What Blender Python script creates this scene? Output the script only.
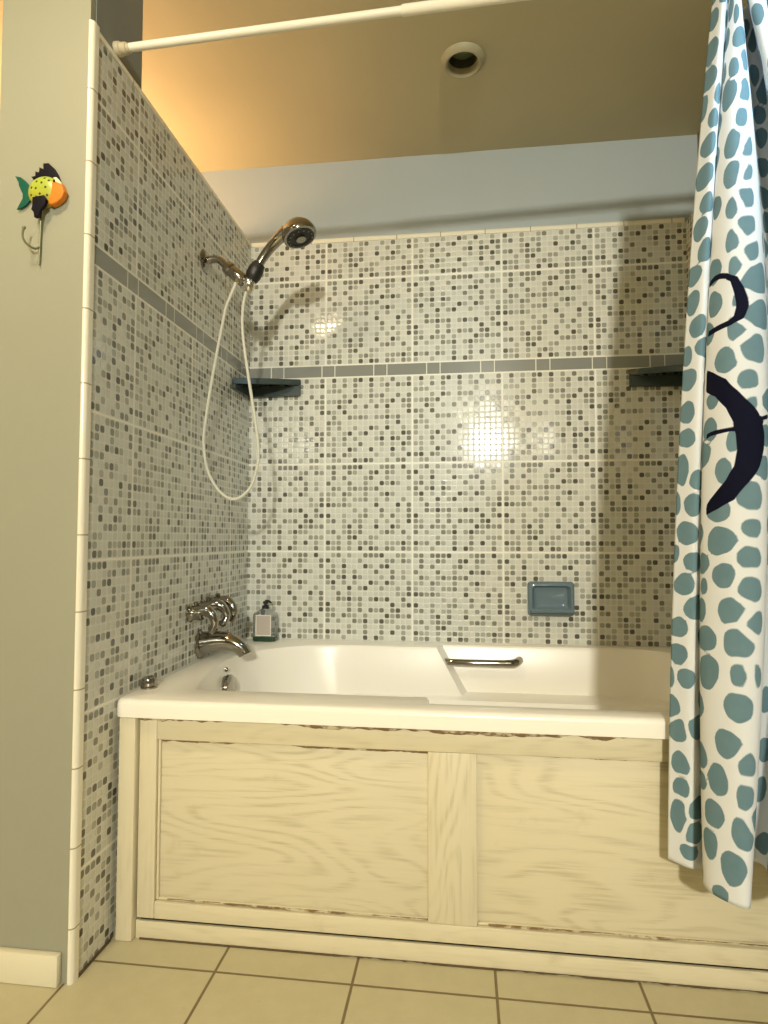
import bpy, bmesh, math, random
import numpy as np
from mathutils import Vector, Matrix

for _o in list(bpy.data.objects):
    bpy.data.objects.remove(_o, do_unlink=True)
S = bpy.context.scene
C = S.collection
PI = math.pi

# ------------------------------------------------------------------ camera
cam_d = bpy.data.cameras.new('camera')
cam = bpy.data.objects.new('camera', cam_d); C.objects.link(cam)
_yaw, _pitch, _roll, _f = -0.1256, 0.0430, 0.0019, 620.7
_fw = Vector((math.sin(_yaw)*math.cos(_pitch), math.cos(_yaw)*math.cos(_pitch), math.sin(_pitch)))
_rt = Vector((math.cos(_yaw), -math.sin(_yaw), 0))
_up = _rt.cross(_fw)
_r2 = _rt*math.cos(_roll) + _up*math.sin(_roll)
_u2 = -_rt*math.sin(_roll) + _up*math.cos(_roll)
cam.matrix_world = Matrix(((_r2.x, _u2.x, -_fw.x, 0.7508), (_r2.y, _u2.y, -_fw.y, -2.1145),
                           (_r2.z, _u2.z, -_fw.z, 0.8591), (0, 0, 0, 1)))
cam_d.sensor_fit = 'VERTICAL'
cam_d.sensor_height = 32.0
cam_d.lens = _f/1024*32.0
cam_d.clip_start = 0.02
S.camera = cam

# ------------------------------------------------------------------ light
S.view_settings.view_transform = 'Standard'
S.view_settings.look = 'None'
S.view_settings.gamma = 1.0
S.view_settings.use_curve_mapping = False
S.view_settings.exposure = 0.0
W = bpy.data.worlds.new('world'); S.world = W; W.use_nodes = True
W.node_tree.nodes['Background'].inputs[0].default_value = (1.0, 0.9, 0.7, 1)
W.node_tree.nodes['Background'].inputs[1].default_value = 0.05

def area(name, loc, target, sx, sy, power, col, shape='RECTANGLE', spread=PI):
    d = bpy.data.lights.new(name, 'AREA'); d.energy = power; d.color = col
    d.shape = shape; d.size = sx
    if shape in ('RECTANGLE', 'ELLIPSE'): d.size_y = sy
    d.spread = spread
    o = bpy.data.objects.new(name, d); C.objects.link(o); o.location = loc
    o.rotation_euler = (Vector(target)-Vector(loc)).to_track_quat('-Z', 'Y').to_euler()
    return o
# the vanity lamp behind the camera, the ceiling lamp in front of the stub wall,
# the warm bulb of the compartment behind the stub wall, an added small cool lamp that tints the curtain top blue
area('vanity_light', (1.05, -5.0, 1.96), (0.75, 0, 1.0), 0.18, 0.15, 128, (0.98, 0.95, 0.82))
area('ceiling_light', (-0.05, -1.62, 2.185), (0.05, -1.5, 0), 0.22, 0.22, 11, (1.0, 0.82, 0.54), 'DISK')
area('curtain_tint_light', (1.47, -1.40, 2.02), (1.25, -0.9, 1.66), 0.14, 0.14, 1.2, (0.45, 0.76, 1.0), spread=1.2)
_d = bpy.data.lights.new('compartment_bulb', 'POINT'); _d.energy = 31; _d.color = (1.0, 0.58, 0.29); _d.shadow_soft_size = 0.06
_o = bpy.data.objects.new('compartment_bulb', _d); C.objects.link(_o); _o.location = (-0.58, -0.20, 1.77)

# ------------------------------------------------------------------ materials
def srgb(r, g, b):
    f = lambda c: (c/255/12.92 if c/255 <= .04045 else ((c/255+.055)/1.055)**2.4)
    return (f(r), f(g), f(b), 1)
def base_mat(name, col, rough=.5, metal=0.0, spec=None, coat=0.0):
    m = bpy.data.materials.new(name); m.use_nodes = True
    p = m.node_tree.nodes['Principled BSDF']
    p.inputs['Base Color'].default_value = col if len(col) == 4 else (*col, 1)
    p.inputs['Roughness'].default_value = rough
    p.inputs['Metallic'].default_value = metal
    if spec is not None: p.inputs['Specular IOR Level'].default_value = spec
    if coat: p.inputs['Coat Weight'].default_value = coat; p.inputs['Coat Roughness'].default_value = .05
    return m
class NT:
    """small helper for node graphs"""
    def __init__(s, tree): s.t = tree; s.n = tree.nodes; s.l = tree.links
    def put(s, sock, v):
        if hasattr(v, 'is_output') or isinstance(v, bpy.types.NodeSocket): s.l.new(v, sock)
        elif v is not None: sock.default_value = v
    def m(s, op, a, b=None, c=None, clamp=False):
        n = s.n.new('ShaderNodeMath'); n.operation = op; n.use_clamp = clamp
        s.put(n.inputs[0], a)
        if b is not None: s.put(n.inputs[1], b)
        if c is not None: s.put(n.inputs[2], c)
        return n.outputs[0]
    def mix(s, f, a, b, blend='MIX'):
        n = s.n.new('ShaderNodeMix'); n.data_type = 'RGBA'; n.blend_type = blend
        s.put(n.inputs[0], f); s.put(n.inputs[6], a); s.put(n.inputs[7], b)
        return n.outputs[2]
    def step(s, v, lo, hi, a=0.0, b=1.0):
        n = s.n.new('ShaderNodeMapRange'); n.interpolation_type = 'SMOOTHSTEP'
        s.put(n.inputs[0], v); n.inputs[1].default_value = lo; n.inputs[2].default_value = hi
        n.inputs[3].default_value = a; n.inputs[4].default_value = b
        return n.outputs[0]
    def noise(s, vec, scale, detail=2.0, rough=.5, dist=0.0):
        n = s.n.new('ShaderNodeTexNoise'); s.put(n.inputs['Vector'], vec)
        n.inputs['Scale'].default_value = scale; n.inputs['Detail'].default_value = detail
        n.inputs['Roughness'].default_value = rough; n.inputs['Distortion'].default_value = dist
        return n.outputs[0]
    def obj(s): return s.n.new('ShaderNodeTexCoord').outputs['Object']
    def sep(s, v):
        n = s.n.new('ShaderNodeSeparateXYZ'); s.l.new(v, n.inputs[0]); return n.outputs
    def comb(s, x, y, z):
        n = s.n.new('ShaderNodeCombineXYZ')
        for i, v in enumerate((x, y, z)): s.put(n.inputs[i], v)
        return n.outputs[0]
    def scale(s, v, k):
        n = s.n.new('ShaderNodeMapping'); s.l.new(v, n.inputs[0]); n.inputs['Scale'].default_value = k
        return n.outputs[0]
    def bump(s, h, strength, dist):
        n = s.n.new('ShaderNodeBump'); n.inputs['Strength'].default_value = strength
        n.inputs['Distance'].default_value = dist; s.l.new(h, n.inputs['Height']); return n.outputs[0]
def nt(m): return NT(m.node_tree), m.node_tree.nodes['Principled BSDF']

TILE = 0.3048; ZB = 0.5092; LIN = 0.0426; ZTOP = 1.9047
# the printed mosaic that repeats on every tile, 16 by 16 cells, top row first (0 pale .. 3 dark)
PATTERN = ["1202223000122030", "0200210023021002", "0202000120010002", "2000200100313100",
           "0210121212000001", "1102100100131000", "1001011201010010", "3212100003000302",
           "0000010100200102", "3001001200102002", "1201011001010103", "0001302003003100",
           "1201212000121020", "0010230011000001", "3110101210011131", "1120103032021021"]
PATTERN_B = ["0301023030102002", "0102020020120213", "1110010010010000", "0001031021200202",
             "1121300010113022", "0031010202030012", "2103000000010003", "0200212101131200",
             "2110000000010300", "1010010031030010", "1001301300101032", "0102010001303202",
             "1101002000101031", "0100310030003010", "2302100001001003", "0110031320010220"]
PATTERN_C = ["0120100222300110", "3001001000012021", "0103000310230000", "1201010002002010",
             "2013031000102010", "1301010031031001", "0100301300100102", "0020100000000113",
             "0021312013130020", "3000101000003013", "2100202021202300", "1202110100031212",
             "2010021301311000", "0000100100100111", "3120210200203010", "1001000303100020"]
def mosaic(name, axis, off):
    m = base_mat(name, (.5, .5, .4), .16); g, p = nt(m)
    x, y, z = g.sep(g.obj())
    u = g.m('SUBTRACT', x if axis == 'x' else y, off)
    v = g.m('SUBTRACT', z, ZB)
    above = g.m('GREATER_THAN', v, 3*TILE+LIN*.5)
    v2 = g.m('SUBTRACT', v, g.m('MULTIPLY', above, LIN))
    liner = g.m('MULTIPLY', g.m('GREATER_THAN', v, 3*TILE), g.m('LESS_THAN', v, 3*TILE+LIN))
    tu = g.m('DIVIDE', u, TILE); tv = g.m('DIVIDE', v2, TILE)
    fu = g.m('FRACT', tu); fv = g.m('FRACT', tv)
    e = .0085
    cu = g.m('MULTIPLY', g.m('DIVIDE', g.m('SUBTRACT', fu, e), 1-2*e, clamp=True), 15.999)
    cv = g.m('MULTIPLY', g.m('DIVIDE', g.m('SUBTRACT', fv, e), 1-2*e, clamp=True), 15.999)
    iu = g.m('FLOOR', cu); iv = g.m('FLOOR', cv)
    fac = g.m('DIVIDE', g.m('ADD', iu, .5), 16)
    level = None
    lut = {'0': .0, '1': .36, '2': .66, '3': 1.0}
    for r in range(16):
        cr = g.n.new('ShaderNodeValToRGB'); el = cr.color_ramp.elements; cr.color_ramp.interpolation = 'CONSTANT'
        for i in range(16):
            k = el[0] if i == 0 else (el[1] if i == 1 else el.new(i/16))
            k.position = i/16; k.color = (lut[PATTERN[r][i]], lut[PATTERN_B[r][i]], lut[PATTERN_C[r][i]], 1)
        g.l.new(fac, cr.inputs[0])
        sc = g.n.new('ShaderNodeVectorMath'); sc.operation = 'SCALE'
        g.l.new(cr.outputs[0], sc.inputs[0]); g.l.new(g.m('COMPARE', iv, 15-r, .25), sc.inputs['Scale'])
        if level is None: level = sc.outputs[0]
        else:
            ad = g.n.new('ShaderNodeVectorMath'); ad.operation = 'ADD'
            g.l.new(level, ad.inputs[0]); g.l.new(sc.outputs[0], ad.inputs[1]); level = ad.outputs[0]
    # three tile designs: one course all B, the others A and C in turn
    la, lb, lc = g.sep(level)
    k_ = g.m('FLOOR', tu); f_ = g.m('FLOOR', tv)
    top_ = g.m('COMPARE', f_, 4, .25)
    par = g.m('FLOORED_MODULO', g.m('ADD', k_, g.m('MULTIPLY', g.m('SUBTRACT', 1.0, top_), g.m('ADD', f_, 1.0))), 2.0)
    if axis == 'y': par = g.m('MULTIPLY', g.m('FLOORED_MODULO', k_, 2.0), g.m('SUBTRACT', 1.0, g.m('COMPARE', f_, 1, .25)))
    isb = g.m('MAXIMUM', g.m('COMPARE', f_, 2, .25), g.m('MULTIPLY', top_, par))
    isc = g.m('MULTIPLY', par, g.m('SUBTRACT', 1.0, isb))
    isa = g.m('SUBTRACT', g.m('SUBTRACT', 1.0, isb), isc)
    level = g.m('ADD', g.m('ADD', g.m('MULTIPLY', la, isa), g.m('MULTIPLY', lb, isb)), g.m('MULTIPLY', lc, isc))
    wn = g.n.new('ShaderNodeTexWhiteNoise'); wn.noise_dimensions = '3D'
    g.l.new(g.comb(g.m('ADD', iu, g.m('MULTIPLY', g.m('FLOOR', tu), 16)), g.m('ADD', iv, g.m('MULTIPLY', g.m('FLOOR', tv), 16)), 0), wn.inputs[0])
    rnd = wn.outputs[0]
    level = g.m('ADD', level, g.m('MULTIPLY', g.m('SUBTRACT', rnd, .45), .16), clamp=True)
    pu = g.m('ABSOLUTE', g.m('SUBTRACT', g.m('FRACT', cu), .5)); pv = g.m('ABSOLUTE', g.m('SUBTRACT', g.m('FRACT', cv), .5))
    rr = g.m('POWER', g.m('ADD', g.m('POWER', pu, 3.2), g.m('POWER', pv, 3.2)), 1/3.2)
    cell = g.step(rr, .36, .46, 1.0, 0.0)
    chip = g.n.new('ShaderNodeValToRGB'); el = chip.color_ramp.elements
    el[0].position = 0; el[0].color = (.63, .63, .56, 1); el[1].position = 1; el[1].color = (.105, .10, .078, 1)
    k = el.new(.36); k.color = (.36, .36, .30, 1); k = el.new(.66); k.color = (.215, .212, .17, 1)
    g.l.new(level, chip.inputs[0])
    col = g.mix(cell, (.64, .635, .555, 1), chip.outputs[0])
    gm = g.m('MAXIMUM', g.step(g.m('ABSOLUTE', g.m('SUBTRACT', fu, .5)), .4915, .494), g.step(g.m('ABSOLUTE', g.m('SUBTRACT', fv, .5)), .4915, .494))
    col = g.mix(gm, col, (.82, .80, .70, 1))
    # the grey listel course: long and short pieces in turn
    per = .1838
    lu = g.m('FRACT', g.m('DIVIDE', g.m('SUBTRACT', u, .124-.2767 if axis == 'x' else -.77-off), per))
    lgap = g.m('MAXIMUM', g.m('MAXIMUM', g.m('LESS_THAN', lu, .016), g.m('COMPARE', lu, .757, .009)),
               g.m('GREATER_THAN', g.m('ABSOLUTE', g.m('SUBTRACT', v, 3*TILE+LIN/2)), LIN/2-.002))
    lcol = g.mix(lgap, (.255, .262, .235, 1), (.75, .73, .62, 1))
    col = g.mix(liner, col, lcol)
    g.l.new(col, p.inputs['Base Color'])
    h = g.mix(liner, g.m('MULTIPLY', g.m('SUBTRACT', 1.0, gm), cell), g.m('SUBTRACT', 1.0, lgap))
    hb = g.m('ADD', h, g.m('MULTIPLY', g.noise(g.obj(), 38, 1), .3))
    g.l.new(g.bump(hb, .35, .0012), p.inputs['Normal'])
    rgh = g.m('ADD', .09, g.m('MULTIPLY', g.m('SUBTRACT', 1.0, h), .35))
    g.l.new(rgh, p.inputs['Roughness'])
    return m
def paint(name, col, mott=.05, rough=.55, scale=2.0):
    m = base_mat(name, col, rough); g, p = nt(m)
    a = g.noise(g.obj(), scale, 3)
    c2 = tuple(c*(1-mott*2) for c in col[:3])+(1,)
    g.l.new(g.mix(a, c2, tuple(min(1, c*(1+mott)) for c in col[:3])+(1,)), p.inputs['Base Color'])
    g.l.new(g.bump(g.noise(g.obj(), 160, 2), .12, .001), p.inputs['Normal'])
    return m
def wood(name, axis, seed, grain=.72):
    """cream paint over open oak grain"""
    m = base_mat(name, (.74, .67, .46), .42); g, p = nt(m)
    x, y, z = g.sep(g.obj())
    k = (1.3, 1, 5.5) if axis == 'x' else (6.5, 1, 1.2)
    w = g.comb(g.m('ADD', g.m('MULTIPLY', x, k[0]), seed), g.m('MULTIPLY', y, .2), g.m('MULTIPLY', z, k[2]))
    f = g.noise(w, 1.25, 1.5, .45, .25)
    rings = g.m('FRACT', g.m('MULTIPLY', f, 17.0))
    line = g.step(g.m('ABSOLUTE', g.m('SUBTRACT', rings, .5)), .0, .34, 1.0, 0.0)
    kk = (8, 1, 160) if axis == 'x' else (160, 1, 8)
    pores = g.noise(g.scale(g.obj(), kk), 1.0, 3, .6)
    amt = g.m('MULTIPLY', line, g.step(pores, .32, .66))
    zone = g.step(g.noise(g.scale(g.obj(), (2, 1, 5) if axis == 'x' else (9, 1, 2)), 1.1, 2), .35, .62)
    amt = g.m('MULTIPLY', amt, g.m('ADD', .35, g.m('MULTIPLY', zone, .65)))
    fine = g.m('MULTIPLY', g.step(pores, .50, .72), .18)
    c = g.mix(g.m('MULTIPLY', amt, grain), (.67, .60, .415, 1), (.46, .395, .245, 1))
    c = g.mix(fine, c, (.50, .44, .28, 1))
    dirt = g.step(g.noise(g.obj(), 9.0, 5, .65), .60, .80)
    c = g.mix(g.m('MULTIPLY', dirt, .35), c, (.42, .33, .17, 1))
    g.l.new(c, p.inputs['Base Color'])
    g.l.new(g.bump(g.m('MULTIPLY', amt, -1.0), .3, .0012), p.inputs['Normal'])
    return m
def grime_mat(name):
    m = base_mat(name, (.16, .09, .035), .8); g, p = nt(m)
    n = g.noise(g.scale(g.obj(), (14, 14, 40)), 2.2, 5, .65)
    g.l.new(g.mix(g.step(n, .46, .60), (.20, .125, .05, 1), (.58, .51, .34, 1)), p.inputs['Base Color'])
    return m
def floor_mat():
    m = base_mat('floor_tile', (.62, .55, .36), .38); g, p = nt(m)
    x, y, z = g.sep(g.obj())
    P = .2759
    fx = g.m('ABSOLUTE', g.m('SUBTRACT', g.m('FRACT', g.m('DIVIDE', g.m('ADD', x, .0153+P*8), P)), .5))
    fy = g.m('ABSOLUTE', g.m('SUBTRACT', g.m('FRACT', g.m('DIVIDE', g.m('ADD', y, .8971+P*12), P)), .5))
    gm = g.m('MAXIMUM', g.step(fx, .4875, .4925), g.step(fy, .4875, .4925))
    a = g.noise(g.obj(), 22, 4, .6)
    c = g.mix(a, (.47, .42, .26, 1), (.58, .53, .345, 1))
    sp = g.step(g.noise(g.obj(), 60, 2), .70, .78)
    c = g.mix(g.m('MULTIPLY', sp, .25), c, (.40, .32, .16, 1))
    c = g.mix(gm, c, g.mix(g.noise(g.obj(), 30, 2), (.14, .10, .045, 1), (.22, .17, .08, 1)))
    g.l.new(c, p.inputs['Base Color'])
    g.l.new(g.bump(g.m('ADD', g.m('SUBTRACT', 1.0, gm), g.m('MULTIPLY', a, .2)), .4, .0015), p.inputs['Normal'])
    return m
def bullnose_mat(name, axis, off):
    """white trim pieces six inches long with thin joints"""
    m = base_mat(name, (.80, .76, .62), .2); g, p = nt(m)
    c = g.sep(g.obj())['xyz'.index(axis)]
    f = g.m('ABSOLUTE', g.m('SUBTRACT', g.m('FRACT', g.m('DIVIDE', g.m('SUBTRACT', c, off-15.24), .1524)), .5))
    j = g.step(f, .488, .494)
    g.l.new(g.mix(j, (.80, .76, .62, 1), (.36, .31, .20, 1)), p.inputs['Base Color'])
    return m

M = {}
M['tile_back'] = mosaic('mosaic_back', 'x', .2767)
M['tile_left'] = mosaic('mosaic_side', 'y', -.1679)
M['paint_blue'] = paint('blue_grey_paint', (.37, .415, .42, 1))
M['paint_beige'] = paint('beige_grey_paint', (.30, .30, .225, 1), .03)
M['paint_dim'] = paint('brown_paint', (.18, .165, .125, 1))
M['post_shade'] = paint('shaded_post_paint', (.20, .215, .195, 1))  # post's side face: its shade is put into a darker paint colour
M['paint_warm'] = paint('yellow_paint', (.75, .66, .38, 1))
M['ceiling'] = paint('ceiling_paint', (.53, .475, .30, 1), .10, .6, 1.6)
M['floor'] = floor_mat()
M['trim_x'] = bullnose_mat('bullnose_along', 'x', .07)
M['trim_y'] = bullnose_mat('bullnose_deep', 'y', -.05)
M['trim_z'] = bullnose_mat('bullnose_upright', 'z', 1.78)
M['baseboard'] = base_mat('baseboard_paint', (.70, .65, .48), .4)
M['tub'] = base_mat('tub_acrylic', (.90, .86, .76), .28)
M['wood_x'] = wood('painted_oak_wide', 'x', 3.0)
M['wood_x2'] = wood('painted_oak_panel', 'x', 11.4)
M['wood_x3'] = wood('painted_oak_plain', 'x', 27.1, .38)
M['wood_z'] = wood('painted_oak_upright', 'z', 6.0, .85)
M['wood_z2'] = wood('painted_oak_post', 'z', 16.0, .22)
M['grime'] = grime_mat('grimy_caulk')
M['grime_dark'] = base_mat('dark_grime', (.10, .065, .03), .85)
M['gap'] = base_mat('gap_shade', (.035, .022, .01), .9)
M['chrome'] = base_mat('worn_nickel', (.34, .32, .28), .10, 1.0)
M['chrome_bright'] = base_mat('bright_chrome', (.80, .77, .70), .10, 1.0)
M['black'] = base_mat('black_rubber', (.012, .011, .010), .45)
M['hose'] = base_mat('pale_hose', (.66, .65, .55), .3)
_g, _p = nt(M['hose']); _z = _g.sep(_g.obj())[2]
_g.l.new(_g.bump(_g.m('SINE', _g.m('MULTIPLY', _z, 1500.0)), .6, .0008), _p.inputs['Normal'])
M['white_rod'] = base_mat('white_enamel', (.82, .78, .66), .28)
M['rod_cap'] = base_mat('aged_cap', (.50, .44, .30), .5)
M['teal'] = base_mat('slate_teal_ceramic', (.055, .074, .072), .14)
M['blue'] = base_mat('blue_ceramic', (.15, .21, .245), .10)
M['ring'] = paint('aged_trim_ring', (.36, .33, .21, 1), .06)
M['can'] = base_mat('dark_can', (.05, .05, .03), .5)
M['lens'] = base_mat('dim_lens', (.16, .18, .10), .35)

# ------------------------------------------------------------------ mesh helpers
class MB:
    def __init__(s): s.bm = bmesh.new()
    def box(s, x0, x1, y0, y1, z0, z1, bev=0.0, seg=2):
        vs = [s.bm.verts.new((x, y, z)) for x in (x0, x1) for y in (y0, y1) for z in (z0, z1)]
        fs = [s.bm.faces.new([vs[i] for i in q]) for q in ((0,1,3,2),(4,6,7,5),(0,4,5,1),(2,3,7,6),(0,2,6,4),(1,5,7,3))]
        if bev:
            es = list({e for f in fs for e in f.edges})
            bmesh.ops.bevel(s.bm, geom=es, offset=bev, segments=seg, affect='EDGES', profile=.5)
        return s
    def loft(s, rings, caps=(True, True), closed=True):
        R = [[s.bm.verts.new(p) for p in r] for r in rings]
        n = len(R[0])
        for a, b in zip(R, R[1:]):
            for i in range(n if closed else n-1):
                j = (i+1) % n
                s.bm.faces.new((a[i], a[j], b[j], b[i]))
        if caps[0]: s.bm.faces.new(R[0][::-1])
        if caps[1]: s.bm.faces.new(R[-1])
        return s
    def tube(s, pts, rad, n=16, smooth=6, squash=None):
        P = [Vector(p) for p in pts]
        r = list(rad) if hasattr(rad, '__len__') else [rad]*len(P)
        if smooth > 1 and len(P) > 2:
            Q = [2*P[0]-P[1]]+P+[2*P[-1]-P[-2]]; RR = [r[0]]+r+[r[-1]]; NP, NR = [], []
            for i in range(1, len(Q)-2):
                for k in range(smooth):
                    t = k/smooth
                    cr = lambda a, b, c, d: .5*((2*b)+(c-a)*t+(2*a-5*b+4*c-d)*t*t+(3*b-a-3*c+d)*t**3)
                    NP.append(cr(Q[i-1], Q[i], Q[i+1], Q[i+2])); NR.append(RR[i]*(1-t)+RR[i+1]*t)
            NP.append(P[-1]); NR.append(r[-1]); P, r = NP, NR
        T = [(P[min(i+1, len(P)-1)]-P[max(i-1, 0)]).normalized() for i in range(len(P))]
        up = Vector((0, 1, 0)) if abs(T[0].y) < .9 else Vector((0, 0, 1))
        a = (up-T[0]*up.dot(T[0])).normalized(); rings = []
        for p, t, q in zip(P, T, r):
            a = (a-t*a.dot(t)).normalized(); b = t.cross(a)
            rings.append([p+(a*math.cos(2*PI*i/n)+b*math.sin(2*PI*i/n))*q for i in range(n)])
        return s.loft(rings)
    def lathe(s, prof, origin, axis, n=32, caps=(True, True)):
        """prof: (radius, distance along axis)"""
        ax = Vector(axis).normalized()
        a = (Vector((0, 0, 1)) if abs(ax.z) < .9 else Vector((1, 0, 0)))
        a = (a-ax*a.dot(ax)).normalized(); b = ax.cross(a); o = Vector(origin)
        return s.loft([[o+ax*h+(a*math.cos(2*PI*i/n)+b*math.sin(2*PI*i/n))*max(r, 1e-5) for i in range(n)] for r, h in prof], caps)
    def prism(s, poly, y0, y1, bev=0.0):
        """an outline in x,z given thickness along y, front face (y0) edge rounded"""
        n = len(poly); area = sum(poly[i][0]*poly[(i+1) % n][1]-poly[(i+1) % n][0]*poly[i][1] for i in range(n))
        if area > 0: poly = poly[::-1]
        A = [s.bm.verts.new((x, y1, z)) for x, z in poly]; B = [s.bm.verts.new((x, y0, z)) for x, z in poly]
        fs = []
        for i in range(n):
            j = (i+1) % n; fs.append(s.bm.faces.new((A[i], A[j], B[j], B[i])))
        s.bm.faces.new(A[::-1]); front = s.bm.faces.new(B)
        if bev: bmesh.ops.bevel(s.bm, geom=list(front.edges), offset=bev, segments=3, affect='EDGES', profile=.5)
        return s
    def build(s, name, mat, parent=None, smooth=True, angle=35):
        bmesh.ops.recalc_face_normals(s.bm, faces=s.bm.faces[:])
        me = bpy.data.meshes.new(name); s.bm.to_mesh(me); s.bm.free()
        for q in (mat if isinstance(mat, (list, tuple)) else [mat]): me.materials.append(q)
        if smooth:
            me.polygons.foreach_set('use_smooth', [True]*len(me.polygons))
            me.set_sharp_from_angle(angle=math.radians(angle))
        o = bpy.data.objects.new(name, me); C.objects.link(o)
        if parent:
            o.parent = parent
            root = parent
            off = Vector(parent.location)
            while root.parent: root = root.parent; off = off+Vector(root.location)
            me.transform(Matrix.Translation(-off))
        return o
def thing(name, label, cat, loc, group=None):
    o = bpy.data.objects.new(name, None); C.objects.link(o); o.location = loc; o.empty_display_size = .05
    return tag(o, label, cat, group)
def tag(o, label, cat, group=None):
    o['label'] = label; o['category'] = cat
    if group: o['group'] = group
    return o
def struct(o): o['kind'] = 'structure'; return o

# ------------------------------------------------------------------ the room
CEIL = 2.205; XR = 1.486; YE = -.9475; YF = -.965; XL = -.205; XFAR = -1.35; YREAR = -5.5
struct(MB().box(XFAR-.1, XR+.1, YREAR-.1, .12, -.06, 0).build('floor', M['floor'], smooth=False))
# ceiling with the round opening of the recessed lamp
VC = (.757, -.414); VR = .042
mb = MB(); sq = .09
for a in ((XFAR-.1, VC[0]-sq, YREAR-.1, .12), (VC[0]+sq, XR+.1, YREAR-.1, .12), (VC[0]-sq, VC[0]+sq, YREAR-.1, VC[1]-sq), (VC[0]-sq, VC[0]+sq, VC[1]+sq, .12)):
    mb.box(*a, CEIL, CEIL+.12)
hole, rim = [], []
for i in range(48):
    t = 2*PI*i/48; c, s_ = math.cos(t), math.sin(t); k = sq/max(abs(c), abs(s_))
    hole.append((VC[0]+VR*c, VC[1]+VR*s_)); rim.append((VC[0]+k*c, VC[1]+k*s_))
for z in (CEIL,):
    mb.loft([[(x, y, z) for x, y in rim], [(x, y, z) for x, y in hole], [(x, y, z+.12) for x, y in hole], [(x, y, z+.12) for x, y in rim]], (False, False))
struct(mb.build('ceiling', M['ceiling'], smooth=False))
struct(MB().box(XFAR-.1, XR+.1, .010, .12, 0, CEIL).build('wall_back', M['paint_blue'], smooth=False))
# the stub wall at the tap end: low behind, full height at the front post
mb = MB(); mb.box(XL, -.012, -.764, .010, 0, 1.9047); mb.box(XL, -.012, YF, -.764, 0, CEIL); mb.box(-.012, -.006, YF, YE-.001, 0, CEIL)
struct(mb.build('wall_left', M['paint_beige'], smooth=False))
struct(MB().box(-.012, -.004, YE, -.764, ZTOP+.0205, CEIL).build('trim_7', M['post_shade'], smooth=False))
struct(MB().box(XR+.045, XR+.12, YREAR, .010, 0, CEIL).build('wall_right', M['paint_dim'], smooth=False))
struct(MB().box(XFAR-.1, XFAR, YREAR, .010, 0, CEIL).build('wall_compartment', M['paint_warm'], smooth=False))
struct(MB().box(XFAR-.1, XR+.1, YREAR-.1, YREAR, 0, CEIL).build('wall_rear', M['paint_dim'], smooth=False))
# tiled facings and their white bullnose trims
struct(MB().box(-.012, XR+.012, 0, .010, 0, ZTOP).build('trim_1', M['tile_back'], smooth=False))
struct(MB().box(-.012, 0, YE, 0, 0, ZTOP).build('trim_2', M['tile_left'], smooth=False))
struct(MB().box(XR, XR+.045, YE, 0, 0, ZTOP).build('trim_3', M['tile_left'], smooth=False))
def quarter(r, n=6): return [(r*math.cos(PI/2*i/n), r*math.sin(PI/2*i/n)) for i in range(n+1)]
mb = MB()   # back wall top
prof = [(.010, ZTOP), (-.003, ZTOP), (-.003, ZTOP+.008)]+[(-.003+.012*(1-math.cos(PI/2*i/6)), ZTOP+.008+.012*math.sin(PI/2*i/6)) for i in range(1, 7)]+[(.010, ZTOP+.020)]
mb.loft([[(x, y, z) for y, z in prof] for x in (0, XR-.004)]); struct(mb.build('trim_4', M['trim_x'], angle=60))
mb = MB()   # stub wall top
prof = [(-.012, ZTOP), (.003, ZTOP), (.003, ZTOP+.008)]+[(.003-.012*(1-math.cos(PI/2*i/6)), ZTOP+.008+.012*math.sin(PI/2*i/6)) for i in range(1, 7)]+[(-.012, ZTOP+.020)]
mb.loft([[(x, y, z) for x, z in prof] for y in (YE-.001, -.003)]); struct(mb.build('trim_5', M['trim_y'], angle=60))
mb = MB()   # upright corner of the stub wall, rounded on its outer edge
r = .0095
prof = [(-.0075, YF+.003), (-.0075, YF-.003)]+[(.003-r+r*math.sin(PI/2*i/6), YF-.004+r*(1-math.cos(PI/2*i/6))) for i in range(7)]+[(.003, YE), (-.0075, YE)]
mb.loft([[(x, y, z) for x, y in prof] for z in (0, ZTOP+.020)]); struct(mb.build('trim_6', M['trim_z'], angle=60))
mb = MB(); mb.box(XL, -.020, YF-.016, YF, 0, .060, .004); struct(mb.build('baseboard_front', M['baseboard']))

struct(MB().box(.0002, .0035, YE, -.836, 0, .005).build('trim_8', M['grime_dark'], smooth=False))   # grimy joint at the foot of the tiles

# ------------------------------------------------------------------ bathtub
tub = thing('bathtub', 'cream acrylic bathtub with low armrest recess set into the tiled alcove', 'bathtub', (.75, -.42, 0))
left_end = [(.165,-.742),(.140,-.722),(.118,-.65),(.100,-.553),(.087,-.46),(.083,-.40),(.090,-.33),(.108,-.265),(.140,-.210),(.19,-.160),(.25,-.125),(.32,-.108)]
right_end = [(1.30,-.055),(1.36,-.085),(1.40,-.14),(1.415,-.25),(1.42,-.42),(1.415,-.58),(1.40,-.68),(1.36,-.745),(1.30,-.772)]
def outline(yb0, yb1, yf0, yf1, xb, xf, inset=0.0, sl=0.0):
    """basin outline; the back and front edges widen past xb / xf; sl slopes the left end inward"""
    P = []
    for x, y in left_end: P.append((x+inset+sl, y+(inset*.6 if y < -.6 else (-inset*.6 if y > -.2 else 0)) ))
    P = [(x, max(y, yf0)) for x, y in P]
    for i in range(1, 9): P.append((.32+(xb-.32)*i/9, yb0))
    P += [(xb-.004, yb0), (xb+.012, yb1)]
    for i in range(1, 10): P.append((xb+.02+(1.28-xb-.02)*i/10, yb1))
    for x, y in right_end: P.append((x-inset, min(max(y, yf1), yb1)))
    for i in range(1, 10): P.append((1.28-(1.28-xf-.02)*i/10, yf1))
    P += [(xf+.003, yf1), (xf-.001, yf0)]
    for i in range(1, 9): P.append((xf-(xf-.19)*i/9, yf0))
    return P
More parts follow.
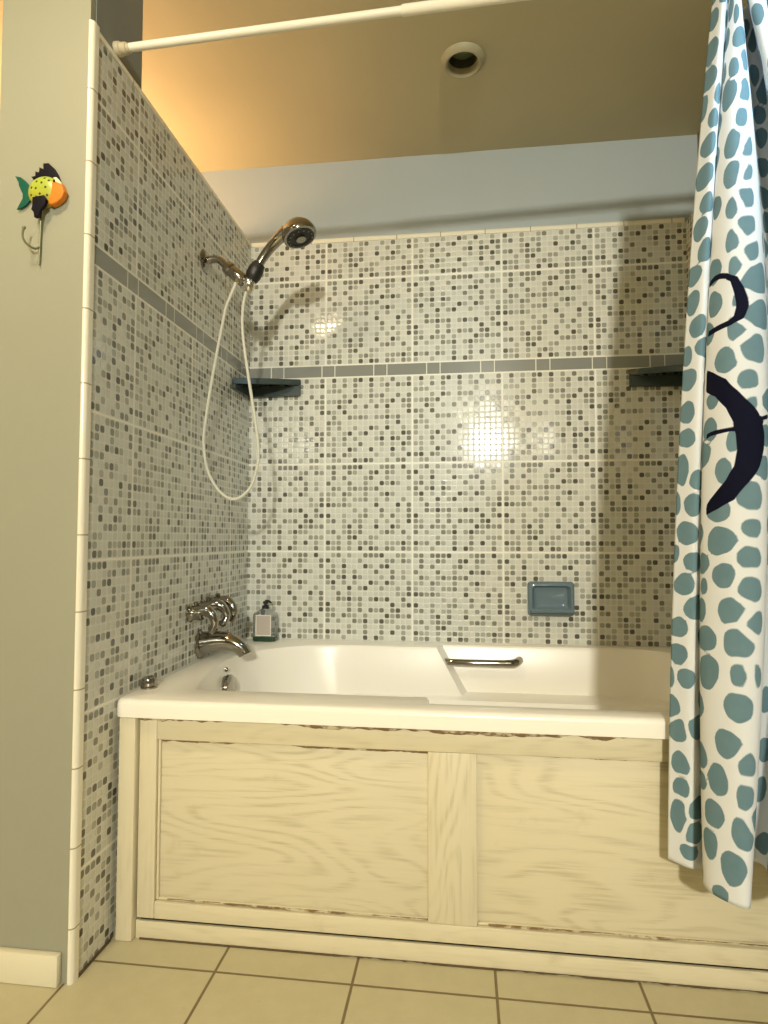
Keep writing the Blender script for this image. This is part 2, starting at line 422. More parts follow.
def offs(P, d):
    n = len(P); Q = []
    for i in range(n):
        a = Vector(P[i-1]); b = Vector(P[(i+1) % n]); t = (b-a).normalized()
        Q.append((P[i][0]-t.y*d, P[i][1]+t.x*d))
    return Q
top = outline(-.102, -.045, -.728, -.780, .675, .677)
mid = outline(-.112, -.053, -.720, -.772, .752, .70, .006, .012)
led = outline(-.128, -.128, -.715, -.715, .765, .71, .012, .03)
low = outline(-.150, -.150, -.690, -.690, .80, .76, .04, .09)
bot = outline(-.21, -.21, -.64, -.64, .80, .76, .08, .14)
ZR = .512
rings = [[(x, y, ZR) for x, y in offs(top, .010)], [(x, y, ZR-.002) for x, y in offs(top, .004)], [(x, y, ZR-.010) for x, y in top], [(x, y, .362) for x, y in mid], [(x, y, .352) for x, y in led],
         [(x, y, .16) for x, y in low], [(x, y, .125) for x, y in bot]]
mb = MB(); mb.loft(rings, (False, True)); bm = mb.bm
inner = [e for e in bm.edges if e.is_boundary]
x0, x1, y0, y1 = .002, XR-.002, -.842, -.001
def rr(ins, z, rad=.022):
    P = []
    for cx, cy, a0 in ((x0+ins+rad, y0+ins+rad, PI), (x1-ins-rad, y0+ins+rad, 1.5*PI), (x1-ins-rad, y1-ins*.2-rad, 0), (x0+ins+rad, y1-ins*.2-rad, .5*PI)):
        for k in range(6):
            t = a0+PI/2*k/5; P.append((cx+rad*math.cos(t), cy+rad*math.sin(t), z))
    return P
outer_rings = [rr(.010, ZR), rr(.004, ZR-.002), rr(.001, ZR-.007), rr(0, ZR-.012), rr(0, .474), rr(.02, .472)]
R = [[bm.verts.new(p) for p in r] for r in outer_rings]
for a, b in zip(R, R[1:]):
    for i in range(len(a)): bm.faces.new((a[i], a[(i+1) % len(a)], b[(i+1) % len(a)], b[i]))
oe = [bm.edges.get((R[0][i], R[0][(i+1) % len(R[0])])) for i in range(len(R[0]))]
bmesh.ops.triangle_fill(bm, use_beauty=True, use_dissolve=False, edges=inner+oe)
shell = mb.build('basin', M['tub'], tub, angle=42)
# overflow cover on the sloping tap end, its fixing screw, the drain
mb = MB(); mb.lathe([(.036, -.012), (.036, .006), (.033, .010), (.033, .026), (.036, .029), (.035, .036), (.024, .041), (.002, .042)], (.074, -.430, .440), (1, 0, .12), 28)
ov = mb.build('overflow_cover', M['chrome'], tub)
MB().lathe([(.006, -.006), (.006, .008), (.004, .011), (.001, .012)], (.083, -.415, .489), (1, 0, .1), 14).build('screw', M['chrome'], tub)
MB().lathe([(.034, 0), (.034, .004), (.024, .006), (.022, .003), (.002, .003)], (.36, -.42, .1255), (0, 0, 1), 28).build('drain', M['chrome'], tub)
mb = MB(); mb.tube([(.69, -.045, .463), (.698, -.080, .463), (.76, -.088, .463), (.82, -.088, .463), (.88, -.087, .463), (.916, -.080, .464), (.932, -.045, .466)], [.010, .0105, .0105, .0105, .011, .0130, .0135], 16, 5)
g = mb.build('grab_bar', M['chrome'], tub); g['label'] = 'dark chrome grab bar'
mb = MB(); mb.lathe([(.019, 0), (.019, .006), (.0165, .009), (.0165, .022), (.014, .026), (.004, .027), (.001, .027)], (.027, -.735, ZR-.001), (0, -.12, 1), 24)
mb.build('air_control_knob', M['chrome'], tub)

# ------------------------------------------------------------------ painted oak apron
ap = thing('tub_apron', 'cream painted oak panelled apron closing the front of the bathtub', 'panel', (.75, -.82, 0))
def plank(x0, x1, y0, y1, z0, z1, name, m, bev=.002): return MB().box(x0, x1, y0, y1, z0, z1, bev, 2).build(name, M[m], ap)
plank(.011, .049, -.834, -.770, .0, .471, 'post', 'wood_z2', .004)
plank(.054, .093, -.824, -.806, .0465, .470, 'stile', 'wood_z2')
plank(.0935, 1.462, -.824, -.806, .424, .470, 'rail', 'wood_x3')
plank(.0935, 1.462, -.824, -.806, .0465, .082, 'rail', 'wood_x3')
plank(.679, .778, -.8235, -.806, .0825, .4235, 'mullion', 'wood_z')
plank(1.40, 1.462, -.8235, -.806, .0825, .4235, 'stile', 'wood_z2')
plank(.090, .682, -.811, -.800, .080, .428, 'raised_panel', 'wood_x', .001)
plank(.775, 1.403, -.811, -.800, .080, .428, 'raised_panel', 'wood_x2', .001)
plank(.050, 1.47, -.820, -.812, .0, .0385, 'plinth', 'wood_x3', .002)
plank(.050, 1.47, -.7985, -.785, .002, .469, 'gap_shade_sheet', 'gap', 0)  # near-black sheet added behind the boards to paint the shade in their gaps
# quarter beads around the panels
def bead(x0, x1, z0, z1, m='wood_x3'):
    vert = (z1-z0) > (x1-x0)
    mb = MB(); mb.box(x0, x1, -.8175, -.811, z0, z1, .0025, 3); return mb.build('bead', M[m], ap)
bead(.0935, .0995, .0825, .4235, 'wood_z2'); bead(.0995, .679, .0825, .0885); bead(.779, 1.40, .0825, .0885)
def ragged(name, x0, x1, y, z, amp, seed):
    """a cracked, grimy strip of caulk along a joint"""
    rnd = random.Random(seed); n = int((x1-x0)/.008); A = []
    mb = MB(); rings = []
    h = amp
    for i in range(n+1):
        x = x0+(x1-x0)*i/n; h = max(.0004, min(amp*1.6, h+rnd.uniform(-.4, .4)*amp))
        rings.append([(x, y, z), (x, y-.0022, z-h*.15), (x, y-.0022, z-h), (x, y, z-h*1.2)])
    mb.loft(rings); return mb.build(name, M['grime_dark' if seed == 6 else 'grime'], ap, angle=60)
ragged('caulk_strip', .05, 1.45, -.824, .4718, .006, 1)
ragged('caulk_strip', .10, .679, -.8112, .4235, .004, 2)
ragged('caulk_strip', .779, 1.39, -.8112, .4235, .0025, 3)
ragged('caulk_strip', .12, .679, -.8176, .0878, .003, 4)
ragged('caulk_strip', .80, 1.40, -.8176, .0878, .003, 5)
ragged('caulk_strip', .06, 1.46, -.820, .0035, .004, 6)

# ------------------------------------------------------------------ tap fittings on the side wall
val = thing('shower_valve_set', 'nickel set of three hooked lever handles on the left tiled wall', 'faucet', (0, -.43, .67))
for y, z, tw in ((-.462, .652, 0.0), (-.380, .659, .1), (-.310, .662, -.05)):
    mb = MB()
    mb.lathe([(.026, 0.0005), (.026, .004), (.0205, .010), (.0185, .018), (.0205, .028), (.0185, .038), (.011, .044), (.002, .045)], (0, y, z), (1, 0, 0), 28)
    hb = mb.build('handle', M['chrome'], val)
    mb = MB()
    mb.tube([(.022, y, z+.002), (.038, y, z+.008), (.054, y-.002+tw*.02, z+.006), (.068, y-.004+tw*.05, z-.008), (.073, y-.004+tw*.06, z-.026), (.068, y-.003, z-.042), (.062, y, z-.046)],
            [.0190, .0180, .0155, .0125, .0105, .0100, .0112], 16, 6)
    mb.build('lever', M['chrome'], hb)
    mb = MB(); mb.lathe([(.006, .012), (.006, .017), (.0080, .019), (.0082, .023), (.006, .026), (.001, .027)], (.018, y, z+.006), (0, 0, 1), 16)
    mb.build('finial', M['chrome'], hb)
spo = thing('tub_spout', 'curved nickel spout on the left wall above the tub overflow', 'faucet', (0, -.39, .56))
mb = MB(); mb.tube([(.0005, -.39, .556), (.03, -.39, .561), (.06, -.39, .565), (.090, -.39, .563), (.115, -.39, .552), (.130, -.39, .536), (.1345, -.39, .528)], [.034, .031, .028, .025, .022, .0195, .019], 22, 6)
mb.build('spout_body', M['chrome'], spo)
mb = MB(); mb.lathe([(.042, .0005), (.042, .004), (.038, .008), (.032, .010)], (0, -.39, .556), (1, 0, 0), 28); mb.build('flange', M['chrome'], spo)
mb = MB(); mb.lathe([(.006, .0), (.006, .006), (.009, .010), (.009, .016), (.002, .018)], (.045, -.39, .589), (0, 0, 1), 16); mb.build('diverter_knob', M['chrome'], spo)

# ------------------------------------------------------------------ hand shower
sh = thing('hand_shower', 'nickel hand shower on a bent wall arm with a long looping pale hose', 'shower', (0, -.40, 1.67))
mb = MB(); mb.lathe([(.034, .0005), (.034, .003), (.030, .007), (.018, .010), (.014, .012)], (0, -.40, 1.674), (1, 0, 0), 30); mb.build('flange', M['chrome'], sh)
mb = MB(); mb.tube([(.006, -.40, 1.674), (.025, -.40, 1.679), (.045, -.40, 1.676), (.062, -.40, 1.661), (.076, -.40, 1.646)], .0112, 16, 6); mb.build('shower_arm', M['chrome'], sh)
dv = Vector((.058, 0, -.052)).normalized()
mb = MB(); mb.lathe([(.010, 0), (.019, .004), (.021, .012), (.021, .020), (.018, .024), (.019, .028), (.020, .060), (.017, .074), (.010, .080)], (.066, -.40, 1.657), dv, 24); br = mb.build('holder', M['chrome'], sh)
mb = MB(); mb.lathe([(.014, -.020), (.0175, -.012), (.0175, .010), (.014, .016)], (.138, -.402, 1.597), (.25, -.2, .95), 22); mb.build('swivel_socket', M['chrome_bright'], br)
ax = Vector((.150, 0, .150))
mb = MB(); mb.tube([(.134, -.402, 1.590), (.144, -.403, 1.612)], [.010, .012], 16, 1); mb.build('hose_nut', M['chrome'], sh)
mb = MB(); mb.tube([(.143, -.403, 1.608), (.150, -.403, 1.622), (.159, -.403, 1.640), (.169, -.403, 1.656)], [.0175, .0225, .0225, .0175], 20, 4); gg = mb.build('grip', M['black'], sh); gg['label'] = 'black rubber grip'
mb = MB(); mb.tube([(.163, -.403, 1.648), (.180, -.403, 1.675), (.200, -.404, 1.700), (.222, -.406, 1.722), (.252, -.410, 1.744)], [.0125, .0135, .0145, .0165, .021], 18, 6); mb.build('handle', M['chrome'], sh)
hn = Vector((.34, -.10, -.94)).normalized(); hc = Vector((.287, -.412, 1.737))
mb = MB(); mb.lathe([(.002, -.036), (.018, -.034), (.034, -.026), (.045, -.013), (.050, .002), (.0505, .010), (.048, .016), (.043, .0175), (.002, .0175)], hc, hn, 36); hd = mb.build('shower_head', M['chrome'], sh)
mb = MB(); mb.lathe([(.041, .016), (.041, .0195), (.030, .0205), (.028, .019), (.002, .019)], hc, hn, 32); fp = mb.build('spray_face', M['black'], hd); fp['label'] = 'dark spray face'
mb = MB(); mb.lathe([(.015, .018), (.014, .0245), (.010, .026), (.002, .026)], hc, hn, 20); mb.build('nozzle_hub', M['chrome'], hd)
a = hn.orthogonal().normalized(); b = hn.cross(a); mb = MB()
for i in range(14):
    t = 2*PI*i/14; mb.lathe([(.0025, .018), (.002, .0225), (.0005, .023)], hc+(a*math.cos(t)+b*math.sin(t))*.0345, hn, 8)
mb.build('nozzles', M['chrome'], hd)
hp = [(.106,-.412,1.612),(.100,-.420,1.585),(.089,-.428,1.548),(.078,-.430,1.514),(.056,-.430,1.40),(.036,-.430,1.284),(.0225,-.430,1.19),(.0185,-.430,1.13),(.031,-.430,1.054),(.069,-.430,.991),(.114,-.430,.970),(.157,-.430,1.001),(.178,-.430,1.065),(.1795,-.430,1.12),(.170,-.430,1.194),(.145,-.428,1.338),(.127,-.422,1.454),(.124,-.412,1.527),(.130,-.404,1.575),(.136,-.402,1.592)]
mb = MB(); mb.tube(hp, .0044, 12, 8); hs = mb.build('hose', M['hose'], sh); hs['label'] = 'pale ribbed flexible hose'
mb = MB(); mb.tube([(.110,-.408,1.622),(.103,-.416,1.596)], [.0085,.0075], 14, 1); mb.build('hose_nut', M['chrome_bright'], sh)

# ------------------------------------------------------------------ ceramic fittings on the tile
def corner_shelf(name, sx, x0, label):
    """a triangular shelf in a corner with flanges on both walls and a lip; sx +1 for the left corner"""
    t = thing(name, label, 'shelf', (x0, 0, 1.36), 'corner shelves on the back tile')
    L, D, z0, z1 = .188, .172, 1.360, 1.420
    X = lambda a: x0+sx*a
    # plate, front edge slightly bowed
    n = 14; front = []
    for i in range(n+1):
        s_ = i/n; bow = .018*math.sin(PI*s_); front.append((L*s_-bow*.6*-1, -D*(1-s_)-bow*.6))
    poly = [(.0012, -.0012)]+[(max(.0012, p[0]), min(-.0012, p[1])) for p in front]
    dz = lambda b: .032*b/D
    mb = MB(); mb.loft([[(X(a), b, z1-.020+dz(b)) for a, b in poly], [(X(a), b, z1-.003+dz(b)) for a, b in poly], [(X(.0012+(a-.0012)*.985), -.0012+(b+.0012)*.985, z1+dz(b)) for a, b in poly]]); mb.build('plate', M['teal'], t)
    mb = MB(); k = [(.0012, z1-.024), (L, z1-.026), (L, z0+.004), (L-.004, z0), (.0012, z0-.004)]
    mb.loft([[(X(a), b, z) for a, z in k] for b in (-.0012, -.013)]); mb.build('back_flange', M['teal'], t)
    mb = MB(); k = [(-.013, z1-.024), (-D, z1-.054), (-D, z0-.006), (-D+.004, z0-.010), (-.013, z0-.006)]
    mb.loft([[(X(a), b, z) for b, z in k] for a in (.0012, .013)]); mb.build('side_flange', M['teal'], t)
    return t
a = corner_shelf('corner_shelf', 1, 0, 'dark teal ceramic corner shelf behind the shower hose'); del a['group']
a = corner_shelf('corner_shelf', -1, XR, 'dark teal ceramic corner shelf half hidden by the spotted curtain'); del a['group']
sd = thing('soap_dish', 'blue glazed ceramic soap dish on the back tile above the tub', 'soap dish', (1.039, 0, .663))
def rrect(cx, cz, w, h, r, y, n=5):
    P = []
    for sx, sz, a0 in ((1, 1, 0), (-1, 1, PI/2), (-1, -1, PI), (1, -1, 1.5*PI)):
        for k in range(n+1):
            t = a0+PI/2*k/n; P.append((cx+sx*(w/2-r)+r*math.cos(t), y, cz+sz*(h/2-r)+r*math.sin(t)))
    return P
cx, cz = 1.039, .663
mb = MB(); mb.loft([rrect(cx, cz, .150, .112, .012, -.0008), rrect(cx, cz, .150, .112, .012, -.012), rrect(cx, cz, .146, .108, .012, -.022), rrect(cx, cz, .136, .098, .012, -.027),
                    rrect(cx, cz, .124, .086, .012, -.027), rrect(cx, cz+.002, .116, .076, .012, -.020), rrect(cx, cz+.004, .106, .066, .012, -.006), rrect(cx, cz+.004, .09, .05, .012, -.0035)])
mb.build('dish_body', M['blue'], sd, angle=50)
mb = MB(); mb.loft([[(x, y, z) for y, z in ((-.024, cz-.046), (-.050, cz-.043), (-.056, cz-.037), (-.056, cz-.030), (-.050, cz-.031), (-.040, cz-.037), (-.024, cz-.038))] for x in (cx-.068, cx+.068)]); mb.build('soap_lip', M['blue'], sd, angle=50)

# ------------------------------------------------------------------ soap bottle in the corner
M['glass'] = base_mat('clear_plastic', (.93, .95, .93), .05); M['glass'].node_tree.nodes['Principled BSDF'].inputs['Transmission Weight'].default_value = .92
M['glass'].node_tree.nodes['Principled BSDF'].inputs['IOR'].default_value = 1.12
M['soap'] = base_mat('dark_green_soap', (.012, .045, .022), .15)
M['label'] = base_mat('rosy_label', (.46, .40, .34), .5)
M['label_edge'] = base_mat('label_border', (.80, .78, .70), .5)
bt = thing('soap_bottle', 'clear pump bottle with dark green base standing on the tub corner', 'bottle', (.085, -.056, ZR))
def brr(w, d, r, z):
    return [(.085+p[0], -.056+p[2], z) for p in rrect(0, 0, w, d, r, 0)]
mb = MB(); mb.loft([brr(.078, .044, .010, ZR+.0165), brr(.078, .044, .010, ZR+.088), brr(.070, .038, .012, ZR+.096), brr(.038, .030, .012, ZR+.105), brr(.028, .026, .012, ZR+.109)]); mb.build('body', M['glass'], bt)
mb = MB(); mb.loft([brr(.074, .040, .010, ZR+.0002), brr(.079, .045, .010, ZR+.003), brr(.079, .045, .010, ZR+.0163)]); q = mb.build('base', M['soap'], bt); q['label'] = 'dark green base'
mb = MB(); mb.box(.085-.026, .085+.026, -.0786, -.0782, ZR+.021, ZR+.088); lb = mb.build('label_panel', M['label'], bt, smooth=False)
for bx in ((-.0265, .0265, .087, .0895), (-.0265, .0265, .0195, .022), (-.0265, -.0240, .022, .087), (.0240, .0265, .022, .087)):
    pass
mb = MB()
for bx in ((-.0265, .0265, .0868, .0893), (-.0265, .0265, .0197, .0222), (-.0265, -.0240, .0222, .0868), (.0240, .0265, .0222, .0868)):
    mb.box(.085+bx[0], .085+bx[1], -.0790, -.0786, ZR+bx[2], ZR+bx[3])
mb.build('label_border', M['label_edge'], lb, smooth=False)
mb = MB(); mb.lathe([(.012, 0), (.012, .009), (.009, .011), (.005, .012), (.005, .015), (.009, .017), (.009, .023), (.006, .025), (.001, .025)], (.085, -.056, ZR+.109), (0, 0, 1), 22); pu = mb.build('pump', M['black'], bt)
mb = MB(); mb.tube([(.085, -.056, ZR+.134), (.098, -.060, ZR+.134), (.106, -.063, ZR+.130)], [.005, .0042, .0035], 12, 4); mb.build('pump_nozzle', M['black'], pu)

# ------------------------------------------------------------------ recessed ceiling lamp
rl = thing('recessed_light', 'round unlit recessed lamp with a pale trim ring in the ceiling', 'light', (VC[0], VC[1], CEIL))
mb = MB(); o = (VC[0], VC[1], CEIL)
mb.loft([[(VC[0]+r*math.cos(2*PI*i/40), VC[1]+r*math.sin(2*PI*i/40), CEIL+z) for i in range(40)] for r, z in
         ((.0405, .004), (.040, -.006), (.042, -.013), (.049, -.018), (.056, -.014), (.061, -.006), (.062, -.0005), (.050, -.0005), (.0405, .004))], (False, False)); mb.build('trim_ring', M['ring'], rl)
mb = MB(); mb.lathe([(.0415, -.004), (.0415, .100), (.002, .100)], o, (0, 0, 1), 40, (False, True)); mb.build('can', M['can'], rl)
mb = MB(); mb.lathe([(.0405, .030), (.0405, .036), (.002, .036)], o, (0, 0, 1), 40, (False, True)); mb.lathe([(.0405, .030), (.028, .024), (.012, .020), (.001, .019)], o, (0, 0, 1), 40, (False, True)); mb.build('lens', M['lens'], rl)

# ------------------------------------------------------------------ shower rod
ROD = (-.873, 1.947)
rod = thing('shower_rod', 'white telescoping shower curtain rod across the top of the alcove', 'curtain rod', (0, ROD[0], ROD[1]))
def rodx(x): return (x, ROD[0], 1.938+.032*x)
mb = MB(); mb.tube([rodx(.018), rodx(.63)], .0088, 20, 1); mb.build('inner_tube', M['white_rod'], rod)
mb = MB(); mb.tube([rodx(.628), rodx(.632), rodx(1.468)], [.0092, .0110, .0110], 20, 1); mb.build('outer_tube', M['white_rod'], rod)
for xx, sg in ((-.0118, 1), (XR+.0115, -1)):
    mb = MB(); p = rodx(xx); mb.lathe([(.0150, 0), (.0155, .006), (.015, .018), (.0125, .020), (.0125, .032), (.0100, .034), (.0100, .040)], p, (sg, 0, 0), 24); mb.build('end_cap', M['rod_cap'], rod)

# ------------------------------------------------------------------ painted metal fish hook on the stub wall
def fish_mat():
    m = base_mat('fish_scales', (.55, .60, .06), .35); g, p = nt(m)
    x, y, z = g.sep(g.obj())
    d = None
    for dx, dz in FISH_DOTS:
        q = g.m('SQRT', g.m('ADD', g.m('POWER', g.m('SUBTRACT', x, dx), 2.0), g.m('POWER', g.m('SUBTRACT', z, dz), 2.0)))
        d = q if d is None else g.m('MINIMUM', d, q)
    w = g.step(z, -.035, .03)
    c = g.mix(w, (.36, .34, .03, 1), (.36, .45, .05, 1))
    c = g.mix(g.step(d, .0020, .0030, 1.0, 0.0), c, (.03, .03, .008, 1))
    g.l.new(c, p.inputs['Base Color']); return m
FX, FZ = -.100, 1.570
FISH_DOTS = [(a-FX, b-FZ) for a, b in [(-.108,1.587),(-.096,1.583),(-.092,1.594),(-.082,1.588),(-.119,1.575),(-.108,1.572),(-.087,1.573),(-.12,1.56),(-.099,1.56),(-.084,1.557),(-.108,1.555)]]
M['fish'] = fish_mat()
M['fish_orange'] = base_mat('fish_face', (.62, .20, .02), .5, spec=.25)
M['fish_black'] = base_mat('fish_fin', (.006, .005, .010), .5, spec=.15)
M['fish_green'] = base_mat('fish_tail', (.004, .085, .052), .45, spec=.25)
M['fish_wire'] = base_mat('fish_wire', (.26, .27, .17), .35, .7)
M['fish_cream'] = base_mat('fish_brow', (.80, .68, .40), .4)
fi = thing('fish_wall_hook', 'painted metal fish wall hook, yellow green and orange, on the beige wall', 'hook', (FX, YF, FZ))
WY = YF-.0006
tail = [(-.165,1.609),(-.151,1.605),(-.139,1.595),(-.129,1.583),(-.126,1.570),(-.129,1.556),(-.138,1.546),(-.148,1.54),(-.159,1.538),(-.152,1.549),(-.145,1.559),(-.145,1.57),(-.152,1.582),(-.156,1.589),(-.154,1.594)]
dors = [(-.119,1.594),(-.128,1.604),(-.117,1.604),(-.119,1.615),(-.109,1.61),(-.110,1.623),(-.099,1.616),(-.102,1.630),(-.090,1.630),(-.077,1.618),(-.069,1.606),(-.062,1.590),(-.076,1.590),(-.091,1.592),(-.106,1.592)]
pec = [(-.113,1.552),(-.101,1.553),(-.088,1.555),(-.083,1.546),(-.086,1.533),(-.095,1.526),(-.097,1.511),(-.108,1.511),(-.108,1.521),(-.115,1.527),(-.111,1.535)]
face = [(-.0715,1.590),(-.063,1.591),(-.054,1.580),(-.047,1.563),(-.052,1.550),(-.063,1.541),(-.075,1.537),(-.082,1.540),(-.080,1.549),(-.078,1.560),(-.0735,1.571),(-.071,1.580)]
MB().prism(tail, WY-.006, WY-.003, .001).build('tail_fin', M['fish_green'], fi)
MB().prism(dors, WY-.007, WY-.003, .001).build('dorsal_fin', M['fish_black'], fi)
mb = MB(); nn = 36
bodyring = lambda k, y: [(-.098+.0355*k*math.cos(2*PI*i/nn), y, 1.5705+.0320*k*math.sin(2*PI*i/nn)) for i in range(nn)]
mb.loft([bodyring(1, WY), bodyring(1, WY-.006), bodyring(.93, WY-.010), bodyring(.75, WY-.0145), bodyring(.45, WY-.0175), bodyring(.12, WY-.0185)]); mb.build('body', M['fish'], fi)
MB().prism(face, WY-.0165, WY-.003, .003).build('face', M['fish_orange'], fi)
MB().prism([(-.071,1.592),(-.064,1.592),(-.056,1.583),(-.052,1.575),(-.060,1.580),(-.067,1.583)], WY-.0178, WY-.010, .001).build('brow', M['fish_cream'], fi)
mb = MB(); mb.lathe([(.003, 0), (.003, .002), (.002, .003), (.0005, .0032)], (-.0685, WY-.0155, 1.585), (0, -1, 0), 14); mb.build('eye', M['fish_black'], fi)
MB().prism(pec, WY-.0215, WY-.014, .001).build('pectoral_fin', M['fish_black'], fi)
mb = MB(); mb.tube([(-.1025, WY-.010, 1.530), (-.1035, WY-.006, 1.510), (-.1055, WY-.0042, 1.48), (-.106, WY-.0042, 1.45), (-.1065, WY-.0042, 1.42)], [.0028, .0028, .0026, .0026, .0020], 10, 4); mb.build('stem', M['fish_wire'], fi)
mb = MB(); mb.tube([(-.106, WY-.006, 1.455), (-.110, WY-.014, 1.449), (-.117, WY-.026, 1.452), (-.122, WY-.032, 1.462), (-.1225, WY-.033, 1.474), (-.120, WY-.033, 1.482)], [.0022]*5+[.0026], 10, 5)
mb.lathe([(.001, -.003), (.0036, -.001), (.0036, .002), (.001, .004)], (-.1198, WY-.033, 1.483), (0, 0, 1), 12); mb.build('hook', M['fish_wire'], fi)

fi.location = (FX+.003, YF, FZ-.004)

# ------------------------------------------------------------------ shower curtain
CT=[(1.242,-.862),(1.255,-.888),(1.268,-.872),(1.269,-.888),(1.278,-.898),(1.287,-.885),(1.300,-.830),(1.325,-.805),(1.336,-.825),(1.299,-.885),(1.315,-.902),(1.332,-.880),(1.350,-.825),(1.372,-.88),(1.41,-.86),(1.46,-.88)]
CM=[(1.168,-.868),(1.19,-.90),(1.212,-.883),(1.197,-.91),(1.225,-.958),(1.275,-.965),(1.308,-.91),(1.335,-.862),(1.365,-.872),(1.338,-.98),(1.37,-1.00),(1.40,-.94),(1.415,-.89),(1.43,-.94),(1.45,-.90),(1.466,-.92)]
CB=[(1.131,-.866),(1.165,-.897),(1.20,-.870),(1.164,-.955),(1.195,-1.01),(1.218,-1.00),(1.226,-.90),(1.262,-.858),(1.298,-.872),(1.266,-1.00),(1.30,-1.03),(1.34,-.96),(1.365,-.90),(1.40,-.96),(1.435,-.90),(1.466,-.93)]
ZB,ZM,ZT=.26,1.1,1.9
def curtain_grid(ncol=180,nrow=236,ztop=1.950):
    ts=np.linspace(0,15,ncol)
    def cat(P):
        P=np.array(P); Q=np.vstack([2*P[0]-P[1],P,2*P[-1]-P[-2]])
        out=[]
        for t in ts:
            i=min(int(t),14); s=t-i; a,b,c,d=Q[i:i+4]
            out.append(.5*((2*b)+(-a+c)*s+(2*a-5*b+4*c-d)*s*s+(-a+3*b-3*c+d)*s**3))
        return np.array(out)
    T,M,B=cat(CT),cat(CM),cat(CB)
    u=np.concatenate([[0],np.cumsum(np.hypot(*np.diff(B,axis=0).T))])
    zs=np.linspace(ZB,ztop,nrow)
    V=np.zeros((nrow,ncol,3))
    for j,z in enumerate(zs):
        lB=(z-ZM)*(z-ZT)/((ZB-ZM)*(ZB-ZT)); lM=(z-ZB)*(z-ZT)/((ZM-ZB)*(ZM-ZT)); lT=(z-ZB)*(z-ZM)/((ZT-ZB)*(ZT-ZM))
        V[j,:,:2]=lB*B+lM*M+lT*T; V[j,:,2]=z
    return V,u,zs
